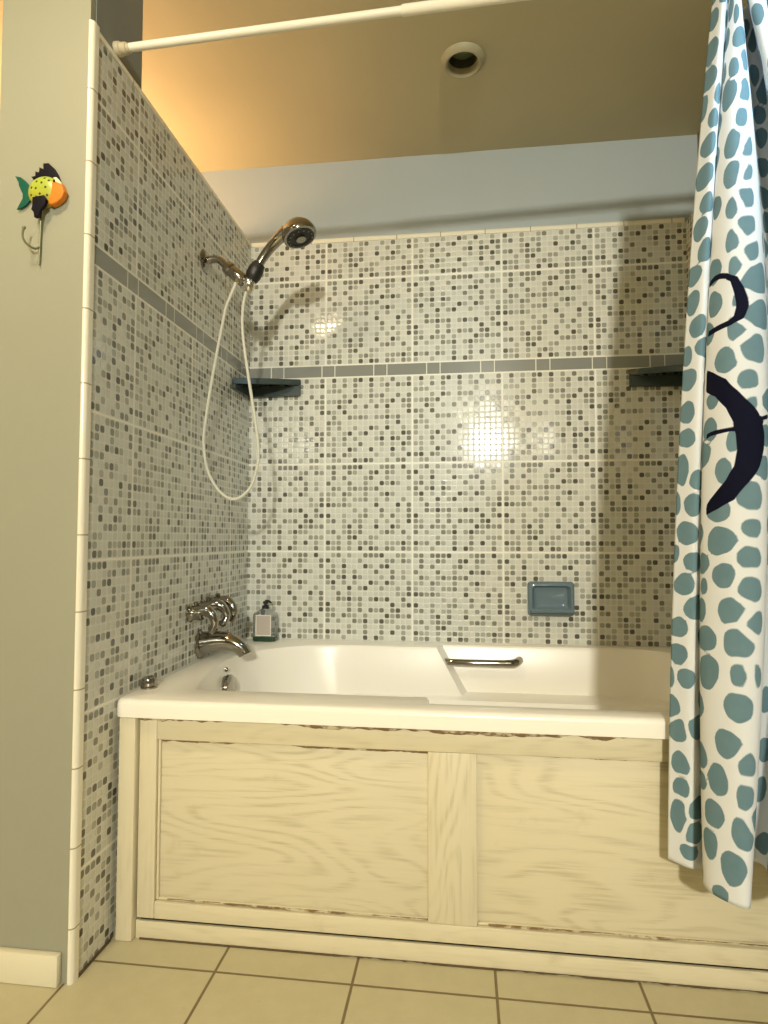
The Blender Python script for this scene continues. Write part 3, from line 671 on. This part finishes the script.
BLOBS= [(0.0103,1.8759,0.0251,0.0216),(0.0125,1.8089,0.0305,0.0254),(0.0147,1.7524,0.0303,0.0253),(0.002,1.703,0.0194,0.0274),(0.0469,1.6642,0.0229,0.0191),(0.1876,1.8794,0.03,0.025),(0.1737,1.8195,0.03,0.025),(0.2538,1.8089,0.0272,0.0227),(0.2379,1.7489,0.0249,0.0208),(0.2207,1.6995,0.0363,0.0303),(0.0338,1.6148,0.0276,0.023),(0.2428,1.5937,0.0248,0.0279),(0.6435,1.8512,0.0214,0.0246),(0.4698,1.8689,0.0202,0.0243),(0.4584,1.7948,0.0159,0.0262),(0.2687,1.696,0.011,0.0261),(0.2613,1.643,0.0094,0.0223),(0.2676,1.5831,0.01,0.0239),(0.4564,1.7066,0.0214,0.022),(0.4525,1.6572,0.022,0.0219),(0.4885,1.7489,0.0333,0.0277),(0.2711,1.7595,0.0121,0.0226),(0.4544,1.9006,0.0144,0.0245),(0.0277,1.5548,0.0299,0.0249),(0.2428,1.5337,0.0224,0.0259),(0.044,1.4984,0.0247,0.0209),(0.2472,1.4666,0.0139,0.022),(0.0256,1.4525,0.0229,0.023),(0.2491,1.4031,0.0135,0.0237),(0.0485,1.4067,0.0272,0.0227),(0.2538,1.3467,0.0106,0.0253),(0.0147,1.3643,0.0227,0.0211),(0.2024,1.3573,0.0266,0.0243),(0.0169,1.3114,0.0194,0.0249),(0.2085,1.2938,0.0225,0.0259),(0.259,1.2832,0.009,0.0215),(0.2666,1.5301,0.0085,0.0201),(0.2656,1.4808,0.0099,0.0237),(0.2656,1.4243,0.0106,0.0253),(0.2711,1.3784,0.0098,0.0234),(0.4449,1.5937,0.0251,0.0218),(0.4399,1.5301,0.0283,0.0236),(0.4467,1.4772,0.0258,0.0215),(0.2832,1.3255,0.0314,0.0286),(0.2883,1.2585,0.0341,0.0284),(0.0357,1.262,0.0248,0.0217),(0.2538,1.2373,0.0109,0.025),(0.0564,1.2197,0.0248,0.0206),(0.0082,1.2091,0.0159,0.0211),(0.2379,1.1809,0.0218,0.0234),(0.2725,1.195,0.0136,0.0282),(0.2656,1.1385,0.0085,0.0202),(0.0147,1.1632,0.0235,0.0229),(0.2116,1.1103,0.0175,0.0146),(0.0169,1.0997,0.0203,0.0228),(0.2054,1.0574,0.023,0.0219),(0.0191,1.0503,0.0224,0.019),(0.2687,1.0997,0.0059,0.014),(0.3023,1.1032,0.0253,0.0211),(0.2524,1.0327,0.0089,0.0211),(0.1812,1.015,0.031,0.0258),(0.0103,0.9903,0.0195,0.0305),(0.2913,1.0397,0.023,0.0191),(0.0502,0.9692,0.0223,0.0186),(0.2379,0.9797,0.0152,0.023),(0.0425,0.9233,0.0244,0.0205),(0.2666,0.9339,0.0108,0.0258),(0.2267,0.9127,0.025,0.0231),(0.0298,0.8704,0.0265,0.0224),(0.2324,0.8563,0.0252,0.0264),(0.2676,0.8774,0.0079,0.0188),(0.0,0.9268,0.0116,0.023),(0.0455,0.8175,0.0218,0.0194),(0.2656,0.828,0.01,0.0238),(0.2379,0.7963,0.0189,0.0226),(0.0256,0.7751,0.023,0.0215),(0.2666,0.7751,0.0107,0.0254),(0.0,0.8316,0.0134,0.0172),(0.1964,0.7751,0.0127,0.0144),(0.0564,0.7328,0.0288,0.024),(0.2472,0.7363,0.018,0.024),(0.2811,0.9833,0.017,0.0224),(0.0147,0.694,0.0219,0.0197),(0.1994,0.6834,0.0277,0.0231),(0.2538,0.6834,0.0151,0.028),(0.0147,0.6446,0.0215,0.0207),(0.2054,0.6269,0.0259,0.0299),(0.0338,0.6022,0.0183,0.0194),(0.2578,0.6305,0.0106,0.021),(0.004,0.5458,0.0183,0.0226),(0.1695,0.5634,0.028,0.0234),(0.2538,0.5775,0.0153,0.026),(0.0191,0.5034,0.0204,0.0224),(0.0615,0.514,0.0265,0.0221),(0.2404,0.514,0.0189,0.0253),(0.0,0.5987,0.0088,0.0208),(0.1812,0.4787,0.0255,0.0213),(0.2711,0.7187,0.0092,0.0219),(0.2725,0.6305,0.0084,0.02),(0.0235,0.4435,0.0187,0.0223),(0.2237,0.4505,0.0199,0.0255),(0.2645,0.4858,0.009,0.0215),(0.0256,0.4011,0.0172,0.0203),(0.1845,0.4364,0.019,0.0158),(0.0213,0.3482,0.0173,0.0315),(0.0642,0.3658,0.0264,0.022),(0.2146,0.3905,0.0208,0.0239),(0.2624,0.4329,0.01,0.0231),(0.0542,0.3235,0.0241,0.0201),(0.2054,0.3411,0.0174,0.0257),(0.2602,0.3764,0.015,0.0279),(0.0409,0.2882,0.0175,0.0146),(0.2451,0.3165,0.0201,0.0264),(0.2237,0.2671,0.016,0.0134),(0.3023,0.2706,0.0221,0.0184),(0.4623,0.3941,0.0116,0.0242),(0.2856,0.3976,0.0238,0.0199),(0.4811,0.2988,0.0165,0.0203),(0.4623,0.4682,0.0134,0.0242),(0.4564,0.5599,0.0132,0.0243),(0.6109,1.3087,0.0178,0.0194),(0.237,1.9228,0.0201,0.0218),(0.8461,1.0607,0.021,0.0228),(0.1524,1.3239,0.0223,0.0242),(0.5292,1.5005,0.0212,0.023),(0.3047,0.3215,0.0223,0.0242),(0.7224,1.799,0.0197,0.0214),(0.8101,1.0081,0.0226,0.0246),(0.889,0.4318,0.0182,0.0198),(0.6339,0.7697,0.0203,0.022),(0.3903,0.8525,0.0207,0.0225),(0.591,1.771,0.0212,0.0231),(0.9396,1.6916,0.023,0.0249),(0.679,0.5407,0.0222,0.0242),(0.9757,1.7718,0.0206,0.0224),(0.722,0.6205,0.0221,0.024),(0.5801,0.743,0.0178,0.0194),(0.8638,1.9131,0.018,0.0195),(0.8098,0.9514,0.0183,0.0199),(0.7267,0.8194,0.0223,0.0243),(0.9919,1.109,0.023,0.025),(0.6175,0.5293,0.0177,0.0193),(0.8778,0.791,0.0228,0.0248),(0.907,0.8971,0.02,0.0218),(0.5261,1.3389,0.0208,0.0226),(0.5129,0.9858,0.0215,0.0233),(0.5271,1.1804,0.0175,0.0191),(0.42,1.2327,0.0176,0.0191),(0.6346,1.044,0.0212,0.0231),(0.3566,1.4435,0.0216,0.0234),(0.9744,0.6869,0.02,0.0217),(0.3163,0.8828,0.0208,0.0226),(0.7061,0.4391,0.0193,0.0209),(0.3376,1.6537,0.0199,0.0216),(0.8654,0.551,0.0193,0.021),(0.6577,1.7389,0.02,0.0217),(0.6493,1.6084,0.0194,0.0211),(0.1312,0.7546,0.0219,0.0238),(0.4246,0.9498,0.0226,0.0245),(0.1578,0.2777,0.0227,0.0247),(0.7541,1.6589,0.0211,0.023),(0.525,0.7498,0.0194,0.021),(0.914,1.4216,0.0226,0.0245),(0.9069,1.7635,0.0207,0.0225),(0.3453,0.6891,0.0222,0.0242),(0.1733,1.5842,0.0226,0.0245),(0.8153,1.637,0.0175,0.019),(0.4279,1.055,0.0218,0.0237),(0.1261,0.3836,0.0229,0.0248),(0.3195,0.7922,0.0194,0.0211),(0.6544,1.2438,0.0195,0.0212),(0.1933,0.8158,0.0182,0.0197),(0.5619,1.4586,0.0196,0.0213),(0.0808,0.5664,0.0195,0.0212),(0.6114,1.5692,0.0196,0.0213),(0.8104,1.3041,0.0199,0.0216),(0.3767,1.0936,0.0214,0.0232),(0.4254,1.4222,0.02,0.0218),(0.8898,1.8246,0.0195,0.0212),(0.9082,1.5829,0.0189,0.0206),(0.6753,1.488,0.0206,0.0224),(0.1043,1.2457,0.0175,0.019),(0.0929,0.4348,0.0223,0.0243),(0.1227,1.6709,0.0212,0.023),(0.8458,1.851,0.0207,0.0225),(0.8079,0.3302,0.0217,0.0236),(0.6231,1.5209,0.0197,0.0214),(0.3717,0.9284,0.0194,0.0211),(0.9843,0.9553,0.0216,0.0235),(0.1625,1.4168,0.0217,0.0235),(0.6816,1.1284,0.0202,0.0219),(0.097,1.5119,0.0225,0.0245),(0.6991,1.8527,0.0191,0.0208),(0.7135,0.9559,0.0222,0.0241),(0.1742,0.8684,0.0193,0.0209),(0.7831,0.5084,0.023,0.0249),(0.4851,1.2643,0.0201,0.0218),(0.4728,0.6511,0.0188,0.0204),(0.726,1.3911,0.0228,0.0248),(0.8637,0.6719,0.0185,0.0201),(0.587,1.3913,0.0175,0.019),(0.3387,0.9941,0.0202,0.0219),(0.3954,1.1736,0.0181,0.0197),(0.766,0.7606,0.0212,0.0231),(0.7629,1.8658,0.0212,0.023),(0.5423,0.4581,0.0202,0.022),(0.5729,0.5721,0.021,0.0229),(0.6629,0.4744,0.0226,0.0246),(0.143,0.8203,0.0215,0.0233),(0.6043,1.1912,0.0211,0.0229),(0.463,0.7887,0.0185,0.0201),(0.7778,0.8578,0.0193,0.021),(0.788,1.4773,0.0185,0.0201),(0.8251,1.5128,0.0207,0.0226),(0.1482,0.9314,0.0185,0.0202),(0.8124,1.7494,0.0227,0.0247),(0.6083,1.4765,0.0175,0.019),(0.7793,1.3688,0.0202,0.022),(0.5297,1.0345,0.0185,0.0202),(0.5356,0.3315,0.0202,0.022),(0.5451,1.8135,0.0193,0.0209),(0.8682,1.2679,0.0226,0.0246),(0.7242,1.4979,0.0194,0.0211),(0.7658,0.9364,0.0185,0.0201),(0.9766,0.6334,0.018,0.0196),(0.3503,0.4757,0.0178,0.0193),(0.6364,0.8423,0.018,0.0196),(0.4195,0.6508,0.0218,0.0237),(0.4862,0.7173,0.0184,0.02),(0.7289,1.2755,0.0214,0.0233),(0.7189,0.3081,0.0201,0.0218),(0.9072,1.4865,0.0193,0.021),(0.3744,0.3896,0.0197,0.0214),(0.9667,0.4443,0.0206,0.0224),(0.5689,0.9666,0.0218,0.0237),(0.835,0.4568,0.0176,0.0191),(0.0868,1.0423,0.0187,0.0203),(0.7702,1.717,0.0194,0.0211),(0.7364,0.3982,0.0194,0.0211),(0.6128,0.6255,0.0194,0.0211),(1.0072,0.8264,0.0199,0.0216),(0.0852,0.6317,0.0184,0.02),(0.9979,1.2862,0.0226,0.0246),(0.9309,0.7548,0.0226,0.0246),(0.9877,1.8962,0.0223,0.0243),(0.3769,0.5378,0.0192,0.0209),(0.4685,1.1431,0.0205,0.0223),(0.9906,1.574,0.0229,0.0249),(0.4373,0.8315,0.0178,0.0193),(0.8179,0.6806,0.0182,0.0198),(0.767,1.5806,0.0203,0.0221),(0.8406,1.1861,0.019,0.0207),(1.0035,1.1781,0.0197,0.0214),(0.6195,0.3208,0.0207,0.0224),(0.5561,1.0794,0.019,0.0207),(0.6764,0.8864,0.0203,0.0221),(0.3877,1.6448,0.0192,0.0209),(0.133,0.6854,0.0229,0.0249),(0.0804,1.1436,0.0216,0.0235),(0.2387,1.8596,0.0183,0.0199),(0.9159,0.5653,0.023,0.025),(0.6824,1.3439,0.0183,0.0199),(0.9989,0.7361,0.0182,0.0198),(0.9255,0.3978,0.0185,0.0202),(0.4907,1.4377,0.0192,0.0209),(0.7909,1.2143,0.02,0.0218),(0.8426,0.6028,0.0208,0.0226),(0.8032,1.916,0.0213,0.0231),(0.3778,0.7981,0.0195,0.0212),(0.608,1.8976,0.0226,0.0246),(0.8721,1.6565,0.0191,0.0207),(0.4466,1.2955,0.0179,0.0194),(0.9926,0.8786,0.0187,0.0203),(0.3768,1.3519,0.0223,0.0243),(0.3752,1.2904,0.0183,0.0198),(0.6057,0.4108,0.0176,0.0192),(0.3553,0.2824,0.0221,0.024),(0.6674,0.9941,0.018,0.0196),(0.9904,1.4174,0.0179,0.0195),(0.0895,1.3345,0.0176,0.0192),(0.9458,1.1394,0.0206,0.0224),(0.9934,1.368,0.0204,0.0222),(0.1344,1.1524,0.0209,0.0227),(0.3589,1.5461,0.0225,0.0245),(0.8731,1.0114,0.0202,0.022),(0.5895,1.6376,0.0186,0.0202),(0.5477,1.9108,0.0221,0.024),(0.4843,1.2115,0.0189,0.0205),(0.7057,1.2038,0.0196,0.0213),(0.7332,0.5564,0.0197,0.0214),(0.8785,1.1258,0.0197,0.0214),(0.9736,0.5789,0.0206,0.0224),(0.5166,0.6012,0.0187,0.0203),(0.5147,0.8881,0.0223,0.0242),(0.7534,1.1069,0.0213,0.0231),(0.5504,1.2422,0.0196,0.0213),(0.8945,0.4993,0.0175,0.019),(0.0838,1.5735,0.0196,0.0213),(0.6751,0.8122,0.0187,0.0203),(0.1009,1.8082,0.0207,0.0225),(1.0108,0.4727,0.0202,0.022),(0.419,0.2892,0.0201,0.0218),(0.0896,1.8706,0.0177,0.0193),(0.7466,0.6985,0.0201,0.0218),(0.8939,1.2076,0.0194,0.021),(0.7212,1.896,0.0182,0.0198),(0.6002,0.6866,0.0182,0.0197),(0.4921,1.5626,0.0199,0.0216),(0.5548,0.4039,0.0224,0.0243),(0.7752,1.429,0.0176,0.0191),(0.4008,1.7268,0.0217,0.0236),(0.6947,1.6727,0.0177,0.0193),(0.8353,0.8618,0.0192,0.0208),(0.9148,1.3698,0.0196,0.0213),(0.1965,1.4836,0.022,0.0239),(0.4539,1.347,0.0216,0.0235),(0.8628,0.322,0.0219,0.0238),(0.5296,0.5381,0.0222,0.0241),(0.7729,1.5316,0.0179,0.0195),(0.983,0.2728,0.0186,0.0202),(0.9886,1.0259,0.0224,0.0244),(0.0883,0.8517,0.0224,0.0243),(0.0613,1.7124,0.0209,0.0227),(0.9816,1.227,0.0216,0.0234),(0.7068,0.7548,0.0221,0.024),(0.1101,1.737,0.0207,0.0226),(0.6386,1.6876,0.022,0.0239),(0.4026,0.9981,0.0206,0.0224),(0.8474,1.4505,0.0223,0.0242),(0.7968,0.3923,0.0207,0.0226),(0.1543,1.528,0.018,0.0196),(0.9902,0.5293,0.0194,0.0211),(0.8431,0.7247,0.0225,0.0245),(0.9696,1.526,0.0194,0.0211),(0.7859,0.6039,0.0217,0.0235),(0.9418,1.8685,0.0182,0.0198),(0.7845,1.8139,0.0189,0.0206),(0.66,1.4327,0.0191,0.0207),(0.9255,0.9825,0.0177,0.0192),(0.6359,0.9405,0.0216,0.0235),(0.7331,1.027,0.0183,0.0199),(0.3594,1.2128,0.0195,0.0212),(0.3224,0.6158,0.0215,0.0234),(0.1921,1.241,0.0205,0.0223),(0.378,1.9273,0.0217,0.0236),(0.5496,1.5686,0.022,0.0239),(0.9433,0.8284,0.0201,0.0218),(0.1028,0.9104,0.0176,0.0192),(0.1825,1.7505,0.0189,0.0206),(0.3073,0.5189,0.0195,0.0212),(0.9205,1.0537,0.0203,0.022),(0.9463,1.6336,0.0191,0.0208),(0.9601,1.4672,0.0227,0.0247),(0.3237,1.4008,0.0199,0.0217),(0.999,1.8371,0.0206,0.0224),(0.3247,1.8744,0.0199,0.0217),(0.9159,0.6949,0.0205,0.0223),(0.4585,0.8846,0.019,0.0206),(0.6665,0.2788,0.0194,0.0211),(0.6742,1.7847,0.0188,0.0204),(0.5411,0.8339,0.0178,0.0193),(0.8238,0.8113,0.0225,0.0244),(0.8792,1.7118,0.0177,0.0192),(0.3281,1.4928,0.0222,0.0242),(0.547,1.7494,0.0177,0.0192),(0.9213,0.2885,0.0184,0.02),(0.6537,0.6546,0.0182,0.0198),(0.0914,1.6219,0.0196,0.0213),(0.7042,1.0804,0.0179,0.0194),(0.8563,1.7773,0.0192,0.0209),(0.8428,1.349,0.0223,0.0242),(0.4696,1.0248,0.0188,0.0204),(0.3518,0.747,0.0184,0.0201),(0.6575,0.4225,0.0181,0.0197),(0.3367,1.7538,0.0225,0.0244),(0.3598,1.1426,0.0176,0.0192),(0.9112,1.3005,0.0207,0.0225),(0.0925,0.2987,0.0176,0.0191),(0.1081,0.9746,0.02,0.0217),(0.8552,1.5675,0.0209,0.0227),(0.6682,1.9244,0.0191,0.0207),(0.6438,1.0949,0.0202,0.022),(0.9989,0.3719,0.0196,0.0213),(0.5728,0.2901,0.0177,0.0192),(0.0478,1.9123,0.0184,0.02),(0.5671,1.1336,0.0184,0.02),(0.7317,1.1596,0.0202,0.0219),(0.54,1.416,0.0186,0.0202),(0.3741,1.7912,0.0198,0.0215),(0.107,1.4433,0.0197,0.0215),(0.1208,0.488,0.0212,0.0231),(0.7148,1.5928,0.0209,0.0227),(0.3487,1.6022,0.0224,0.0244),(0.7315,1.7482,0.0201,0.0218),(0.6807,0.3699,0.0194,0.0211),(0.8658,0.9553,0.0229,0.0249),(0.3788,1.873,0.0189,0.0205),(0.5524,0.6957,0.0178,0.0194),(0.8465,0.5019,0.0192,0.0209),(0.8178,1.1124,0.0229,0.0249),(0.1451,1.0794,0.0183,0.0199),(0.3685,0.3409,0.0183,0.0199),(0.7333,1.3401,0.0185,0.0201),(0.5973,0.8939,0.0179,0.0194),(0.6844,0.7057,0.0182,0.0198),(0.9602,0.3256,0.0179,0.0194),(0.6026,1.2441,0.0197,0.0214),(0.0952,1.9206,0.0188,0.0204),(0.8665,0.3843,0.0227,0.0246),(0.5324,1.6512,0.0206,0.0224),(0.7541,0.4639,0.0185,0.0201),(0.5844,1.6876,0.0217,0.0236),(0.4162,0.7133,0.0175,0.0191),(0.8188,1.6879,0.0188,0.0204),(0.1671,1.19,0.0186,0.0202),(0.3104,1.8146,0.0217,0.0236),(0.0771,0.6812,0.0179,0.0195),(0.6696,1.5602,0.02,0.0218),(0.3915,0.4451,0.0194,0.0211),(0.612,0.4594,0.0185,0.0201),(0.996,1.6385,0.0175,0.019),(0.5861,1.0306,0.0185,0.0201),(0.7938,1.1613,0.0183,0.0199),(0.0024,1.9286,0.0185,0.0201),(0.6556,0.6013,0.02,0.0217),(0.7544,0.2764,0.0181,0.0196),(0.3407,0.4252,0.0182,0.0198),(0.8878,0.8503,0.0185,0.0201),(0.1862,0.7323,0.0191,0.0207),(0.9425,1.1888,0.0194,0.0211),(0.3227,0.9426,0.0204,0.0221),(0.5254,0.2727,0.0229,0.0249),(0.5821,0.7943,0.0178,0.0194),(0.107,1.3913,0.0184,0.02),(0.9475,0.4955,0.0228,0.0248),(0.3166,1.9285,0.0214,0.0233),(0.522,1.124,0.0184,0.02),(0.1738,1.6513,0.0215,0.0234),(0.8685,1.4004,0.0175,0.019),(0.1258,0.5959,0.0193,0.0209),(0.921,0.6274,0.0178,0.0194),(0.8105,0.277,0.0206,0.0224),(0.5736,1.3454,0.0176,0.0192),(0.4153,0.766,0.0183,0.0199)]
CRES= [(0.1905, 1.1738), (0.2146, 1.1632), (0.2428, 1.1456), (0.2578, 1.1209), (0.2656, 1.0997), (0.2725, 1.0821), (0.2791, 1.0609), (0.2832, 1.0397), (0.2811, 1.015), (0.2739, 0.9833), (0.2656, 0.9586), (0.2538, 0.9268), (0.2296, 0.9127), (0.2024, 0.9021), (0.2024, 0.9198), (0.2267, 0.9445), (0.2428, 0.9621), (0.2538, 0.9868), (0.2565, 1.015), (0.2552, 1.0468), (0.2524, 1.068), (0.2428, 1.0927), (0.2207, 1.1173), (0.1905, 1.1315)]
RING= [(0.1845, 1.3361), (0.2085, 1.3432), (0.2237, 1.3432), (0.2379, 1.3396), (0.2524, 1.329), (0.2578, 1.3079), (0.2602, 1.2902), (0.2613, 1.2761), (0.2578, 1.2549), (0.2472, 1.2479), (0.2207, 1.2444), (0.1934, 1.2408)]
LINES= [[(0.1994, 1.0468), (0.2146, 1.0503), (0.2552, 1.0538)], [(0.2755, 1.068), (0.2984, 1.075)]]
V, U, ZS = curtain_grid()
nr, nc = V.shape[:2]
UU, ZZ = np.meshgrid(U, ZS)
sd_b = np.full((nr, nc), .05); sd_2 = np.full((nr, nc), .06)
_rnd = random.Random(5)
for (bu, bz, ru, rv) in BLOBS:
    du = (UU-bu)/ru; dz = (ZZ-bz)/rv; r_ = np.sqrt(du*du+dz*dz); near = r_ < 2.2
    if not near.any(): continue
    th = np.arctan2(dz[near], du[near]); p1, p2, p3 = (_rnd.uniform(0, 6.28) for _ in range(3))
    edge = 1+.05*np.sin(2*th+p1)+.045*np.sin(3*th+p2)+.018*np.sin(7*th+p3)
    q = (r_[near]-edge)*min(ru, rv)
    d1, d2 = sd_b[near], sd_2[near]
    sd_2[near] = np.where(q < d1, d1, np.minimum(d2, q)); sd_b[near] = np.minimum(d1, q)
sd_b = np.maximum(sd_b, (.0065-(sd_2-sd_b))*.5)      # spots never touch
def seg_dist(pu, pz, qu, qz):
    dx, dz = qu-pu, qz-pz; t = np.clip(((UU-pu)*dx+(ZZ-pz)*dz)/(dx*dx+dz*dz+1e-12), 0, 1)
    return np.sqrt((UU-pu-t*dx)**2+(ZZ-pz-t*dz)**2)
ins = np.zeros((nr, nc), bool); dmin = np.full((nr, nc), 9.)
for i in range(len(CRES)):
    (ax_, az), (bx_, bz) = CRES[i], CRES[(i+1) % len(CRES)]
    dmin = np.minimum(dmin, seg_dist(ax_, az, bx_, bz))
    c_ = ((az > ZZ) != (bz > ZZ)) & (UU < (bx_-ax_)*(ZZ-az)/(bz-az+1e-12)+ax_); ins ^= c_
sd_k = np.where(ins, -dmin, dmin)
for L_, w_ in ((RING, .0054), (LINES[0], .0042), (LINES[1], .0040)):
    for p_, q_ in zip(L_, L_[1:]): sd_k = np.minimum(sd_k, seg_dist(*p_, *q_)-w_)
def curtain_mat():
    m = base_mat('spotted_fabric', (.8, .8, .8), .8, spec=.12); g, p = nt(m)
    def att(n):
        a = g.n.new('ShaderNodeAttribute'); a.attribute_name = n; return a.outputs['Fac']
    mb_ = g.step(att('spot'), -.0008, .0008, 1.0, 0.0); mk = g.step(att('ink'), -.0006, .0006, 1.0, 0.0)
    n = g.noise(g.obj(), 45, 3)
    blue = g.mix(n, (.125, .22, .265, 1), (.165, .265, .31, 1))
    c = g.mix(mb_, (.74, .765, .79, 1), blue); c = g.mix(mk, c, (.004, .005, .018, 1))
    g.l.new(c, p.inputs['Base Color'])
    weave = g.noise(g.scale(g.obj(), (700, 700, 700)), 1.0, 1)
    g.l.new(g.bump(weave, .12, .0006), p.inputs['Normal'])
    # thin cloth lets a little light through
    tr = g.n.new('ShaderNodeBsdfTranslucent'); g.l.new(c, tr.inputs[0])
    mx = g.n.new('ShaderNodeMixShader'); mx.inputs[0].default_value = .12
    g.l.new(p.outputs[0], mx.inputs[1]); g.l.new(tr.outputs[0], mx.inputs[2])
    out = g.n['Material Output']; g.l.new(mx.outputs[0], out.inputs[0])
    return m
M['curtain'] = curtain_mat()
cu = thing('shower_curtain', 'white shower curtain with blue spots and a dark anchor, bunched at right', 'curtain', (1.30, ROD[0], 0))
me = bpy.data.meshes.new('fabric')
verts = V.reshape(-1, 3)-np.array((1.30, ROD[0], 0))
faces = [(j*nc+i, j*nc+i+1, (j+1)*nc+i+1, (j+1)*nc+i) for j in range(nr-1) for i in range(nc-1)]
me.from_pydata(verts.tolist(), [], faces); me.materials.append(M['curtain'])
for nm, arr in (('spot', sd_b), ('ink', sd_k)):
    at = me.attributes.new(nm, 'FLOAT', 'POINT'); at.data.foreach_set('value', arr.reshape(-1).astype(np.float32))
me.polygons.foreach_set('use_smooth', [True]*len(me.polygons))
fo = bpy.data.objects.new('fabric', me); C.objects.link(fo); fo.parent = cu
so = fo.modifiers.new('cloth', 'SOLIDIFY'); so.thickness = .0012; so.offset = 0
top_row = V[-1]
for i in (4, 40, 75, 108, 140, 174):
    x, y, z = top_row[i]; c = Vector(rodx(x)); R_ = .021
    mb = MB(); mb.tube([c+Vector((0, R_*math.cos(t), R_*math.sin(t)-.004)) for t in [2*PI*k/24 for k in range(25)]], .0018, 8, 1)
    mb.build('ring', M['chrome_bright'], cu)
